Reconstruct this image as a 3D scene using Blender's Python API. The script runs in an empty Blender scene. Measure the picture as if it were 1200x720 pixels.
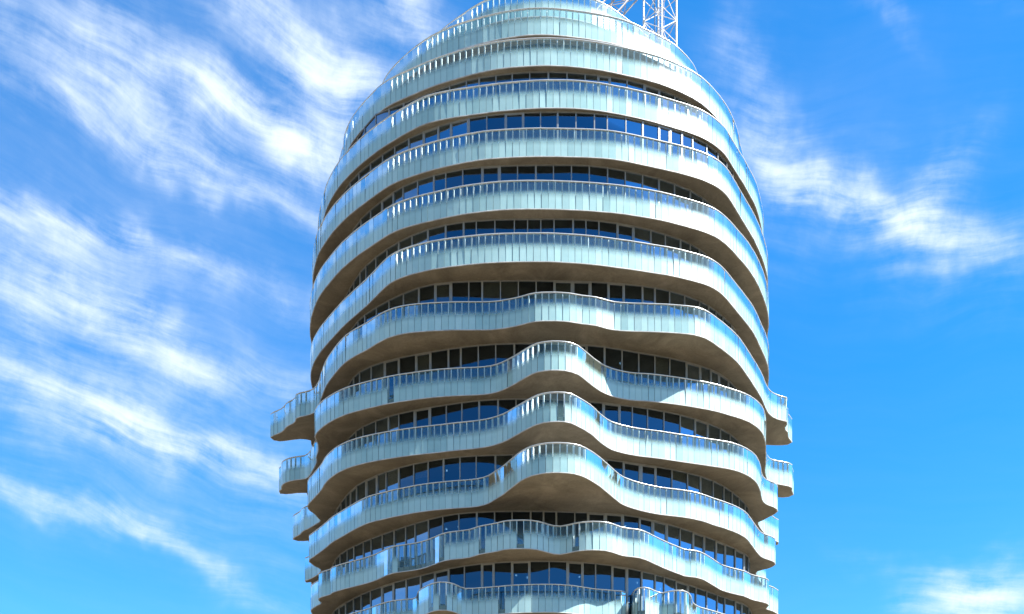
import bpy, math, random
from mathutils import Vector

# Plan outlines in metres about the tower axis, one per floor plate (0 is the roof):
# the balcony edge from the left flank round the front to the right flank.
OUTLINE = {
    0: "-6.14,-6.96 -5.86,-7.20 -5.57,-7.43 -5.28,-7.66 -4.98,-7.87 -4.68,-8.09 -4.38,-8.31 -4.07,-8.51 -3.75,-8.70 -3.41,-8.86 -3.07,-8.99 -2.71,-9.09 -2.35,-9.18 -1.99,-9.25 -1.62,-9.32 -1.26,-9.37 -0.89,-9.40 -0.52,-9.42 -0.15,-9.43 0.22,-9.42 0.59,-9.39 0.96,-9.35 1.33,-9.30 1.69,-9.23 2.05,-9.16 2.41,-9.07 2.77,-8.97 3.11,-8.83 3.45,-8.67 3.77,-8.49 4.08,-8.29 4.39,-8.09 4.69,-7.87 4.99,-7.65 5.28,-7.42 5.57,-7.19",
    1: "-9.98,-6.58 -9.81,-6.91 -9.62,-7.22 -9.40,-7.52 -9.17,-7.80 -8.92,-8.08 -8.66,-8.34 -8.39,-8.59 -8.12,-8.84 -7.84,-9.08 -7.55,-9.32 -7.26,-9.54 -6.96,-9.76 -6.65,-9.96 -6.33,-10.14 -6.01,-10.31 -5.67,-10.47 -5.33,-10.61 -4.99,-10.75 -4.64,-10.87 -4.29,-10.98 -3.93,-11.09 -3.58,-11.20 -3.22,-11.29 -2.87,-11.38 -2.51,-11.47 -2.14,-11.54 -1.78,-11.60 -1.42,-11.65 -1.05,-11.70 -0.68,-11.72 -0.31,-11.73 0.06,-11.72 0.43,-11.70 0.79,-11.67 1.16,-11.63 1.53,-11.58 1.89,-11.53 2.26,-11.48 2.62,-11.41 2.98,-11.35 3.34,-11.27 3.71,-11.19 4.06,-11.10 4.42,-11.00 4.77,-10.88 5.11,-10.74 5.44,-10.58 5.77,-10.42 6.10,-10.26 6.43,-10.09 6.76,-9.93 7.09,-9.75 7.41,-9.56 7.71,-9.35 7.99,-9.12 8.26,-8.87 8.53,-8.61 8.78,-8.33 9.01,-8.05 9.21,-7.74 9.38,-7.41 9.52,-7.07",
    2: "-12.53,-5.61 -12.44,-5.97 -12.35,-6.33 -12.23,-6.68 -12.08,-7.02 -11.91,-7.35 -11.72,-7.67 -11.52,-7.98 -11.30,-8.27 -11.07,-8.57 -10.83,-8.85 -10.58,-9.13 -10.33,-9.40 -10.08,-9.67 -9.82,-9.93 -9.54,-10.18 -9.25,-10.41 -8.94,-10.62 -8.62,-10.80 -8.30,-10.97 -7.96,-11.13 -7.63,-11.29 -7.29,-11.46 -6.96,-11.62 -6.63,-11.77 -6.29,-11.92 -5.94,-12.06 -5.59,-12.18 -5.24,-12.30 -4.89,-12.42 -4.54,-12.53 -4.18,-12.64 -3.82,-12.74 -3.47,-12.83 -3.11,-12.92 -2.74,-12.99 -2.38,-13.05 -2.01,-13.10 -1.64,-13.13 -1.27,-13.16 -0.90,-13.19 -0.53,-13.21 -0.16,-13.22 0.21,-13.22 0.58,-13.20 0.95,-13.18 1.32,-13.15 1.69,-13.11 2.06,-13.07 2.42,-13.01 2.79,-12.96 3.15,-12.89 3.51,-12.81 3.88,-12.73 4.24,-12.64 4.59,-12.55 4.95,-12.46 5.31,-12.37 5.67,-12.27 6.03,-12.16 6.38,-12.05 6.72,-11.91 7.07,-11.77 7.40,-11.62 7.74,-11.46 8.06,-11.29 8.39,-11.11 8.70,-10.91 9.01,-10.70 9.29,-10.46 9.57,-10.21 9.83,-9.95 10.08,-9.68 10.33,-9.41 10.57,-9.12 10.80,-8.83 11.02,-8.53 11.22,-8.22 11.41,-7.90 11.59,-7.58 11.77,-7.26 11.93,-6.92 12.08,-6.58 12.21,-6.24 12.32,-5.88",
    3: "-13.66,-5.87 -13.53,-6.22 -13.38,-6.55 -13.21,-6.88 -13.04,-7.20 -12.85,-7.52 -12.66,-7.84 -12.45,-8.14 -12.24,-8.44 -12.01,-8.73 -11.77,-9.01 -11.53,-9.29 -11.28,-9.56 -11.02,-9.82 -10.76,-10.08 -10.49,-10.33 -10.22,-10.58 -9.94,-10.82 -9.66,-11.06 -9.37,-11.29 -9.08,-11.51 -8.78,-11.73 -8.48,-11.94 -8.18,-12.15 -7.87,-12.35 -7.56,-12.55 -7.25,-12.74 -6.92,-12.91 -6.58,-13.06 -6.23,-13.17 -5.88,-13.27 -5.52,-13.35 -5.16,-13.43 -4.80,-13.50 -4.43,-13.56 -4.07,-13.62 -3.71,-13.68 -3.34,-13.74 -2.98,-13.80 -2.61,-13.85 -2.25,-13.89 -1.88,-13.93 -1.52,-13.97 -1.15,-14.00 -0.78,-14.03 -0.42,-14.05 -0.05,-14.06 0.32,-14.06 0.69,-14.06 1.06,-14.05 1.42,-14.04 1.79,-14.01 2.16,-13.97 2.52,-13.92 2.89,-13.87 3.25,-13.80 3.61,-13.72 3.97,-13.64 4.33,-13.56 4.68,-13.47 5.04,-13.38 5.40,-13.28 5.75,-13.18 6.10,-13.07 6.45,-12.95 6.80,-12.83 7.15,-12.71 7.49,-12.59 7.84,-12.47 8.18,-12.33 8.52,-12.19 8.85,-12.02 9.17,-11.83 9.47,-11.62 9.76,-11.39 10.03,-11.15 10.29,-10.89 10.52,-10.60 10.73,-10.30 10.94,-9.99 11.15,-9.69 11.36,-9.39 11.57,-9.09 11.79,-8.79 12.00,-8.49 12.20,-8.18 12.40,-7.87 12.60,-7.56 12.80,-7.25 12.99,-6.94 13.17,-6.61 13.33,-6.28 13.48,-5.95",
    4: "-14.74,-4.06 -14.67,-4.42 -14.58,-4.78 -14.48,-5.14 -14.37,-5.49 -14.25,-5.85 -14.12,-6.19 -13.98,-6.54 -13.83,-6.88 -13.65,-7.21 -13.46,-7.53 -13.26,-7.84 -13.06,-8.15 -12.85,-8.46 -12.64,-8.76 -12.41,-9.06 -12.18,-9.34 -11.93,-9.62 -11.68,-9.90 -11.43,-10.17 -11.16,-10.43 -10.89,-10.68 -10.62,-10.93 -10.34,-11.18 -10.06,-11.43 -9.78,-11.67 -9.50,-11.92 -9.22,-12.16 -8.93,-12.39 -8.62,-12.60 -8.30,-12.79 -7.97,-12.96 -7.63,-13.11 -7.29,-13.26 -6.95,-13.40 -6.60,-13.53 -6.25,-13.66 -5.90,-13.77 -5.54,-13.88 -5.18,-13.98 -4.82,-14.08 -4.46,-14.17 -4.10,-14.25 -3.74,-14.33 -3.37,-14.39 -3.00,-14.44 -2.63,-14.47 -2.26,-14.50 -1.89,-14.53 -1.52,-14.55 -1.15,-14.57 -0.78,-14.58 -0.41,-14.59 -0.04,-14.58 0.34,-14.58 0.71,-14.57 1.08,-14.56 1.45,-14.55 1.82,-14.54 2.19,-14.52 2.56,-14.50 2.93,-14.47 3.30,-14.43 3.67,-14.37 4.03,-14.29 4.40,-14.21 4.76,-14.12 5.12,-14.02 5.47,-13.93 5.83,-13.83 6.19,-13.73 6.55,-13.63 6.91,-13.53 7.26,-13.43 7.62,-13.31 7.97,-13.19 8.32,-13.06 8.66,-12.92 8.99,-12.75 9.32,-12.57 9.62,-12.36 9.91,-12.12 10.17,-11.85 10.40,-11.57 10.62,-11.26 10.82,-10.95 11.03,-10.64 11.23,-10.33 11.43,-10.02 11.64,-9.71 11.85,-9.40 12.05,-9.09 12.26,-8.78 12.46,-8.47 12.66,-8.16 12.84,-7.84 13.03,-7.51 13.21,-7.19 13.38,-6.86 13.56,-6.53 13.72,-6.20 13.88,-5.86 14.03,-5.52 14.17,-5.18 14.30,-4.83 14.42,-4.48",
    5: "-15.08,-2.78 -15.05,-3.15 -15.02,-3.52 -14.96,-3.89 -14.89,-4.25 -14.81,-4.61 -14.71,-4.97 -14.61,-5.32 -14.49,-5.67 -14.36,-6.02 -14.22,-6.36 -14.07,-6.70 -13.92,-7.04 -13.75,-7.36 -13.57,-7.69 -13.37,-8.00 -13.17,-8.31 -12.95,-8.61 -12.74,-8.91 -12.52,-9.21 -12.30,-9.51 -12.07,-9.80 -11.84,-10.09 -11.59,-10.36 -11.34,-10.63 -11.08,-10.90 -10.82,-11.16 -10.55,-11.41 -10.27,-11.66 -9.99,-11.90 -9.71,-12.14 -9.43,-12.38 -9.15,-12.62 -8.86,-12.86 -8.56,-13.07 -8.25,-13.26 -7.91,-13.43 -7.57,-13.57 -7.23,-13.70 -6.88,-13.82 -6.53,-13.93 -6.17,-14.04 -5.82,-14.15 -5.46,-14.26 -5.11,-14.35 -4.75,-14.45 -4.39,-14.53 -4.02,-14.60 -3.66,-14.66 -3.30,-14.72 -2.93,-14.77 -2.56,-14.81 -2.19,-14.84 -1.82,-14.86 -1.45,-14.87 -1.08,-14.88 -0.71,-14.88 -0.34,-14.88 0.03,-14.87 0.40,-14.86 0.77,-14.84 1.14,-14.82 1.50,-14.80 1.87,-14.77 2.24,-14.74 2.61,-14.70 2.98,-14.66 3.35,-14.62 3.71,-14.57 4.08,-14.51 4.44,-14.44 4.80,-14.36 5.16,-14.29 5.53,-14.21 5.89,-14.12 6.24,-14.03 6.60,-13.92 6.95,-13.80 7.30,-13.68 7.65,-13.56 7.99,-13.43 8.34,-13.30 8.68,-13.15 9.01,-12.99 9.33,-12.81 9.63,-12.59 9.91,-12.35 10.18,-12.09 10.43,-11.82 10.67,-11.54 10.90,-11.26 11.14,-10.97 11.38,-10.69 11.61,-10.40 11.84,-10.11 12.05,-9.80 12.25,-9.50 12.46,-9.19 12.65,-8.87 12.84,-8.55 13.01,-8.23 13.18,-7.90 13.35,-7.57 13.51,-7.24 13.67,-6.90 13.82,-6.56 13.96,-6.22 14.09,-5.87 14.21,-5.52 14.31,-5.17 14.41,-4.81 14.49,-4.45 14.55,-4.09 14.61,-3.72",
    6: "-15.00,-2.91 -14.98,-3.28 -14.94,-3.65 -14.89,-4.02 -14.82,-4.38 -14.73,-4.74 -14.61,-5.09 -14.48,-5.44 -14.34,-5.78 -14.18,-6.11 -14.00,-6.44 -13.82,-6.76 -13.63,-7.08 -13.42,-7.38 -13.21,-7.69 -13.00,-7.99 -12.78,-8.29 -12.57,-8.59 -12.35,-8.89 -12.13,-9.19 -11.91,-9.49 -11.68,-9.77 -11.44,-10.06 -11.20,-10.34 -10.96,-10.62 -10.71,-10.90 -10.47,-11.18 -10.23,-11.46 -10.00,-11.75 -9.77,-12.04 -9.55,-12.33 -9.32,-12.63 -9.10,-12.92 -8.86,-13.21 -8.60,-13.47 -8.31,-13.70 -8.00,-13.89 -7.67,-14.06 -7.33,-14.21 -6.98,-14.34 -6.63,-14.46 -6.28,-14.57 -5.92,-14.66 -5.56,-14.74 -5.20,-14.82 -4.83,-14.88 -4.47,-14.94 -4.10,-15.00 -3.73,-15.05 -3.37,-15.10 -3.00,-15.13 -2.63,-15.16 -2.26,-15.18 -1.89,-15.19 -1.52,-15.20 -1.15,-15.20 -0.78,-15.21 -0.41,-15.21 -0.04,-15.21 0.33,-15.19 0.70,-15.16 1.07,-15.13 1.44,-15.10 1.80,-15.06 2.17,-15.01 2.54,-14.96 2.90,-14.90 3.27,-14.83 3.63,-14.76 3.99,-14.69 4.36,-14.62 4.72,-14.54 5.08,-14.46 5.44,-14.37 5.80,-14.29 6.16,-14.21 6.52,-14.13 6.88,-14.03 7.23,-13.92 7.58,-13.80 7.93,-13.67 8.28,-13.54 8.62,-13.40 8.95,-13.23 9.25,-13.03 9.54,-12.79 9.80,-12.53 10.04,-12.25 10.27,-11.96 10.49,-11.66 10.71,-11.36 10.93,-11.06 11.15,-10.76 11.37,-10.47 11.58,-10.17 11.80,-9.87 12.02,-9.57 12.23,-9.26 12.43,-8.95 12.61,-8.63 12.79,-8.31 12.96,-7.98 13.13,-7.65 13.30,-7.32 13.47,-6.99 13.64,-6.67 13.81,-6.33 13.96,-6.00 14.11,-5.66 14.24,-5.31 14.36,-4.96 14.46,-4.61 14.55,-4.25 14.64,-3.89 14.71,-3.52",
    7: "-15.26,-2.16 -15.59,-2.33 -15.96,-2.38 -16.32,-2.31 -16.68,-2.22 -17.04,-2.12 -17.40,-2.06 -17.74,-2.19 -17.85,-2.52 -17.59,-2.77 -17.28,-2.98 -16.98,-3.20 -16.75,-3.48 -16.55,-3.80 -16.30,-4.07 -16.00,-4.29 -15.77,-4.57 -15.66,-4.92 -15.36,-5.12 -15.01,-5.24 -14.67,-5.40 -14.38,-5.62 -14.17,-5.93 -13.99,-6.26 -13.84,-6.59 -13.72,-6.94 -13.60,-7.29 -13.46,-7.64 -13.33,-7.99 -13.19,-8.33 -13.04,-8.67 -12.87,-9.00 -12.69,-9.32 -12.50,-9.64 -12.31,-9.96 -12.11,-10.27 -11.91,-10.58 -11.69,-10.88 -11.46,-11.17 -11.20,-11.44 -10.93,-11.69 -10.65,-11.93 -10.35,-12.16 -10.06,-12.39 -9.79,-12.64 -9.52,-12.89 -9.24,-13.14 -8.95,-13.37 -8.64,-13.57 -8.31,-13.73 -7.96,-13.86 -7.60,-13.96 -7.24,-14.03 -6.87,-14.08 -6.50,-14.12 -6.13,-14.16 -5.76,-14.18 -5.39,-14.21 -5.02,-14.23 -4.65,-14.23 -4.28,-14.23 -3.91,-14.23 -3.54,-14.23 -3.17,-14.24 -2.80,-14.29 -2.44,-14.36 -2.08,-14.46 -1.73,-14.57 -1.38,-14.71 -1.04,-14.86 -0.69,-14.97 -0.32,-15.02 0.05,-15.03 0.42,-15.03 0.79,-15.00 1.16,-14.95 1.51,-14.85 1.87,-14.76 2.24,-14.70 2.60,-14.62 2.94,-14.48 3.28,-14.33 3.64,-14.22 4.00,-14.16 4.37,-14.13 4.74,-14.10 5.11,-14.09 5.48,-14.07 5.85,-14.05 6.22,-14.03 6.59,-14.00 6.96,-13.96 7.33,-13.91 7.70,-13.86 8.06,-13.78 8.40,-13.65 8.73,-13.47 9.02,-13.24 9.29,-12.99 9.55,-12.73 9.82,-12.47 10.08,-12.20 10.33,-11.93 10.58,-11.66 10.82,-11.37 11.05,-11.08 11.26,-10.78 11.46,-10.47 11.66,-10.15 11.85,-9.84 12.05,-9.52 12.24,-9.20 12.43,-8.88 12.62,-8.57 12.81,-8.25 12.99,-7.93 13.18,-7.60 13.35,-7.28 13.52,-6.94 13.67,-6.61 13.83,-6.27 14.00,-5.94 14.18,-5.62 14.40,-5.32 14.66,-5.06 14.97,-4.85 15.30,-4.68 15.64,-4.55 15.76,-4.22 15.73,-3.85 15.84,-3.50 16.07,-3.21 16.19,-2.86 16.31,-2.51 16.51,-2.20 16.72,-1.89 16.54,-1.60 16.18,-1.53 15.81,-1.53 15.44,-1.55 15.07,-1.58",
    8: "-15.75,-1.17 -16.12,-1.19 -16.49,-1.16 -16.84,-1.06 -17.21,-1.00 -17.57,-1.06 -17.55,-1.39 -17.32,-1.68 -17.25,-2.04 -17.08,-2.37 -16.82,-2.64 -16.51,-2.84 -16.17,-2.98 -15.81,-3.07 -15.46,-3.17 -15.19,-3.42 -15.00,-3.74 -14.84,-4.07 -14.68,-4.41 -14.53,-4.74 -14.38,-5.08 -14.24,-5.43 -14.16,-5.79 -14.11,-6.15 -14.00,-6.50 -13.87,-6.85 -13.78,-7.21 -13.71,-7.57 -13.67,-7.94 -13.68,-8.31 -13.71,-8.68 -13.59,-9.02 -13.40,-9.34 -13.19,-9.65 -12.96,-9.94 -12.71,-10.21 -12.45,-10.47 -12.17,-10.72 -11.88,-10.95 -11.58,-11.17 -11.27,-11.36 -10.94,-11.53 -10.61,-11.69 -10.27,-11.84 -9.93,-11.99 -9.59,-12.13 -9.25,-12.27 -8.90,-12.41 -8.55,-12.52 -8.20,-12.63 -7.84,-12.72 -7.48,-12.81 -7.12,-12.90 -6.76,-12.99 -6.40,-13.06 -6.03,-13.13 -5.67,-13.18 -5.30,-13.22 -4.93,-13.26 -4.56,-13.29 -4.19,-13.31 -3.82,-13.34 -3.46,-13.39 -3.10,-13.48 -2.76,-13.62 -2.45,-13.82 -2.16,-14.06 -1.89,-14.31 -1.63,-14.57 -1.38,-14.85 -1.13,-15.12 -0.87,-15.38 -0.56,-15.59 -0.21,-15.70 0.15,-15.76 0.52,-15.76 0.89,-15.71 1.23,-15.58 1.54,-15.38 1.79,-15.10 2.01,-14.81 2.24,-14.52 2.47,-14.22 2.71,-13.94 2.96,-13.68 3.25,-13.44 3.56,-13.23 3.89,-13.07 4.23,-12.94 4.59,-12.83 4.95,-12.76 5.32,-12.73 5.69,-12.69 6.05,-12.63 6.41,-12.56 6.78,-12.48 7.14,-12.39 7.49,-12.30 7.85,-12.21 8.21,-12.10 8.56,-12.00 8.92,-11.89 9.27,-11.77 9.61,-11.64 9.95,-11.49 10.28,-11.32 10.61,-11.15 10.94,-10.99 11.27,-10.81 11.58,-10.62 11.88,-10.40 12.15,-10.15 12.41,-9.88 12.64,-9.59 12.85,-9.29 13.02,-8.96 13.17,-8.62 13.30,-8.28 13.42,-7.93 13.52,-7.57 13.62,-7.21 13.71,-6.86 13.81,-6.50 13.89,-6.14 13.98,-5.78 14.07,-5.42 14.14,-5.06 14.22,-4.69 14.30,-4.33 14.41,-3.98 14.53,-3.63 14.68,-3.29 14.86,-2.97 15.09,-2.68 15.41,-2.49 15.75,-2.37 16.10,-2.24 16.45,-2.11 16.73,-1.88 16.81,-1.52 16.96,-1.19 17.11,-0.86 16.90,-0.56 16.55,-0.48 16.18,-0.53 15.82,-0.61 15.46,-0.71",
    9: "-15.73,-0.73 -16.09,-0.67 -16.46,-0.68 -16.73,-0.91 -16.56,-1.22 -16.30,-1.48 -16.05,-1.76 -15.89,-2.09 -15.66,-2.38 -15.38,-2.62 -15.12,-2.89 -14.88,-3.16 -14.63,-3.45 -14.39,-3.72 -14.26,-4.06 -14.34,-4.42 -14.40,-4.79 -14.49,-5.14 -14.65,-5.48 -14.70,-5.84 -14.64,-6.21 -14.49,-6.54 -14.29,-6.86 -14.10,-7.18 -13.91,-7.50 -13.72,-7.81 -13.53,-8.13 -13.35,-8.46 -13.20,-8.79 -13.05,-9.13 -12.88,-9.46 -12.68,-9.78 -12.47,-10.08 -12.24,-10.37 -11.99,-10.65 -11.72,-10.90 -11.43,-11.14 -11.13,-11.35 -10.81,-11.54 -10.48,-11.71 -10.15,-11.86 -9.81,-12.01 -9.46,-12.14 -9.11,-12.26 -8.76,-12.38 -8.40,-12.49 -8.05,-12.59 -7.69,-12.69 -7.33,-12.78 -6.97,-12.87 -6.61,-12.94 -6.25,-13.02 -5.88,-13.10 -5.52,-13.19 -5.16,-13.27 -4.80,-13.35 -4.43,-13.42 -4.07,-13.49 -3.71,-13.58 -3.36,-13.69 -3.02,-13.83 -2.70,-14.02 -2.40,-14.24 -2.13,-14.49 -1.88,-14.77 -1.64,-15.05 -1.39,-15.33 -1.15,-15.60 -0.89,-15.87 -0.61,-16.12 -0.29,-16.29 0.07,-16.39 0.44,-16.42 0.81,-16.39 1.15,-16.25 1.44,-16.01 1.70,-15.75 1.96,-15.49 2.20,-15.21 2.42,-14.91 2.62,-14.59 2.81,-14.28 3.03,-13.98 3.26,-13.69 3.52,-13.43 3.83,-13.22 4.16,-13.05 4.49,-12.89 4.84,-12.76 5.19,-12.65 5.55,-12.56 5.91,-12.48 6.27,-12.39 6.63,-12.29 6.99,-12.18 7.34,-12.07 7.69,-11.97 8.05,-11.86 8.41,-11.76 8.76,-11.65 9.12,-11.55 9.47,-11.44 9.83,-11.34 10.18,-11.23 10.53,-11.11 10.87,-10.96 11.19,-10.76 11.49,-10.55 11.77,-10.31 12.03,-10.05 12.27,-9.76 12.48,-9.45 12.65,-9.13 12.81,-8.79 12.95,-8.45 13.08,-8.10 13.19,-7.75 13.31,-7.40 13.44,-7.05 13.61,-6.72 13.84,-6.43 14.13,-6.20 14.43,-5.99 14.69,-5.72 14.83,-5.39 14.75,-5.03 14.58,-4.70 14.40,-4.38 14.23,-4.05 14.01,-3.75 14.08,-3.40 14.24,-3.06 14.41,-2.73 14.59,-2.40 14.78,-2.09 14.98,-1.78 15.21,-1.49 15.45,-1.20 15.70,-0.93 15.94,-0.65 16.21,-0.39 16.28,-0.05 16.06,0.24",
    10: "-15.42,-1.40 -15.77,-1.31 -15.77,-1.56 -15.49,-1.80 -15.22,-2.06 -14.98,-2.34 -14.76,-2.64 -14.56,-2.95 -14.40,-3.28 -14.30,-3.64 -14.39,-3.98 -14.60,-4.29 -14.69,-4.65 -14.80,-5.00 -14.72,-5.35 -14.50,-5.65 -14.27,-5.94 -14.06,-6.24 -13.84,-6.54 -13.62,-6.84 -13.41,-7.15 -13.21,-7.45 -13.02,-7.77 -12.81,-8.08 -12.59,-8.37 -12.34,-8.65 -12.10,-8.93 -11.86,-9.21 -11.62,-9.49 -11.38,-9.77 -11.13,-10.05 -10.88,-10.32 -10.62,-10.58 -10.35,-10.83 -10.06,-11.06 -9.74,-11.24 -9.41,-11.41 -9.08,-11.59 -8.76,-11.76 -8.42,-11.91 -8.08,-12.06 -7.74,-12.21 -7.40,-12.35 -7.05,-12.48 -6.70,-12.59 -6.34,-12.69 -5.99,-12.77 -5.63,-12.85 -5.26,-12.93 -4.90,-12.98 -4.53,-13.04 -4.17,-13.11 -3.81,-13.21 -3.48,-13.37 -3.19,-13.60 -2.96,-13.89 -2.74,-14.19 -2.52,-14.49 -2.32,-14.80 -2.14,-15.12 -1.96,-15.44 -1.78,-15.76 -1.60,-16.08 -1.39,-16.39 -1.15,-16.67 -0.87,-16.91 -0.54,-17.08 -0.19,-17.20 0.17,-17.25 0.54,-17.25 0.91,-17.20 1.26,-17.10 1.59,-16.93 1.87,-16.69 2.12,-16.42 2.36,-16.13 2.58,-15.84 2.79,-15.53 2.99,-15.22 3.18,-14.91 3.38,-14.59 3.57,-14.28 3.77,-13.96 3.98,-13.66 4.22,-13.38 4.51,-13.15 4.81,-12.93 5.12,-12.74 5.45,-12.56 5.78,-12.40 6.12,-12.25 6.46,-12.12 6.82,-12.02 7.18,-11.93 7.54,-11.84 7.89,-11.74 8.24,-11.61 8.57,-11.46 8.90,-11.28 9.21,-11.08 9.51,-10.86 9.81,-10.65 10.12,-10.45 10.43,-10.25 10.73,-10.03 11.03,-9.81 11.31,-9.57 11.58,-9.31 11.83,-9.04 12.05,-8.75 12.25,-8.44 12.42,-8.11 12.60,-7.78 12.77,-7.46 12.94,-7.13 13.11,-6.80 13.29,-6.48 13.47,-6.15 13.67,-5.85 13.93,-5.58 14.23,-5.37 14.53,-5.15 14.78,-4.88 14.91,-4.54 14.82,-4.18 14.61,-3.88 14.32,-3.65 14.05,-3.39 14.03,-3.04 14.15,-2.68 14.29,-2.34 14.43,-2.00 14.59,-1.66 14.75,-1.33 14.94,-1.01 15.15,-0.71 15.36,-0.41",
    11: "-14.76,-4.12 -14.76,-4.49 -14.72,-4.85 -14.56,-5.18 -14.35,-5.49 -14.12,-5.78 -13.88,-6.06 -13.76,-6.40 -13.84,-6.76 -13.79,-7.11 -13.54,-7.38 -13.25,-7.60 -12.95,-7.82 -12.76,-8.14 -12.49,-8.39 -12.19,-8.61 -11.89,-8.82 -11.58,-9.02 -11.27,-9.22 -10.96,-9.42 -10.66,-9.63 -10.36,-9.84 -10.06,-10.07 -9.79,-10.32 -9.54,-10.59 -9.29,-10.86 -9.04,-11.13 -8.76,-11.37 -8.43,-11.53 -8.08,-11.64 -7.73,-11.77 -7.38,-11.90 -7.06,-12.07 -6.76,-12.29 -6.48,-12.53 -6.21,-12.78 -5.95,-13.05 -5.67,-13.28 -5.34,-13.45 -4.99,-13.55 -4.63,-13.65 -4.28,-13.77 -3.98,-13.98 -3.70,-14.22 -3.37,-14.38 -3.03,-14.52 -2.70,-14.68 -2.38,-14.88 -2.03,-14.99 -1.67,-15.02 -1.30,-15.03 -0.93,-15.00 -0.58,-14.88 -0.27,-14.69 0.03,-14.47 0.34,-14.28 0.71,-14.23 1.04,-14.37 1.36,-14.56 1.69,-14.73 2.05,-14.81 2.41,-14.85 2.78,-14.82 3.14,-14.73 3.46,-14.55 3.74,-14.32 4.03,-14.09 4.37,-13.94 4.73,-13.85 5.07,-13.72 5.37,-13.51 5.63,-13.25 5.88,-12.97 6.13,-12.71 6.39,-12.44 6.65,-12.18 6.91,-11.92 7.19,-11.67 7.46,-11.43 7.74,-11.18 8.02,-10.94 8.37,-10.83 8.72,-10.72 9.03,-10.52 9.29,-10.26 9.52,-9.98 9.75,-9.69 9.98,-9.40 10.20,-9.10 10.43,-8.81 10.68,-8.54 10.97,-8.31 11.27,-8.10 11.58,-7.90 11.90,-7.72 12.22,-7.53 12.49,-7.28 12.73,-7.00 13.03,-6.78 13.35,-6.60 13.67,-6.41 13.96,-6.19 14.15,-5.88 14.14,-5.51 14.16,-5.16 14.44,-4.92 14.73,-4.69 14.97,-4.41 15.20,-4.12",
    12: "-13.54,-6.82 -13.30,-7.11 -13.07,-7.40 -12.83,-7.68 -12.58,-7.95 -12.31,-8.21 -12.04,-8.46 -11.76,-8.70 -11.48,-8.94 -11.19,-9.17 -10.90,-9.40 -10.61,-9.63 -10.33,-9.88 -10.07,-10.14 -9.82,-10.41 -9.55,-10.67 -9.27,-10.90 -8.96,-11.10 -8.63,-11.27 -8.28,-11.40 -7.92,-11.48 -7.56,-11.56 -7.33,-11.83 -7.24,-12.19 -7.18,-12.56 -7.07,-12.91 -6.89,-13.24 -6.69,-13.54 -6.46,-13.84 -6.20,-14.10 -5.88,-14.27 -5.51,-14.26 -5.20,-14.06 -4.97,-13.78 -4.76,-13.47 -4.48,-13.25 -4.12,-13.27 -3.76,-13.36 -3.39,-13.43 -3.03,-13.51 -2.67,-13.59 -2.31,-13.69 -1.95,-13.77 -1.58,-13.82 -1.22,-13.86 -0.85,-13.89 -0.48,-13.91 -0.11,-13.92 0.26,-13.91 0.63,-13.88 0.99,-13.82 1.35,-13.73 1.70,-13.60 2.04,-13.45 2.38,-13.30 2.72,-13.17 3.08,-13.09 3.45,-13.01 3.81,-12.92 4.17,-12.86 4.41,-12.62 4.39,-12.25 4.33,-11.89 4.29,-11.52 4.25,-11.15 4.23,-10.78 4.29,-10.42 4.48,-10.12 4.69,-10.40 4.78,-10.76 4.83,-11.13 4.84,-11.50 4.84,-11.87 4.85,-12.24 4.88,-12.61 4.93,-12.97 5.05,-13.32 5.38,-13.44 5.68,-13.25 5.93,-12.97 6.19,-12.70 6.50,-12.52 6.78,-12.75 7.10,-12.92 7.47,-12.93 7.79,-12.74 7.99,-12.43 8.13,-12.09 8.24,-11.74 8.33,-11.38 8.43,-11.03 8.59,-10.69 8.80,-10.38 9.04,-10.11 9.34,-9.88 9.63,-9.66 9.93,-9.44 10.22,-9.21 10.51,-8.98 10.80,-8.75 11.09,-8.52 11.36,-8.27 11.63,-8.02 11.89,-7.75 12.14,-7.48 12.39,-7.20 12.63,-6.93 12.88,-6.65",
}
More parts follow.
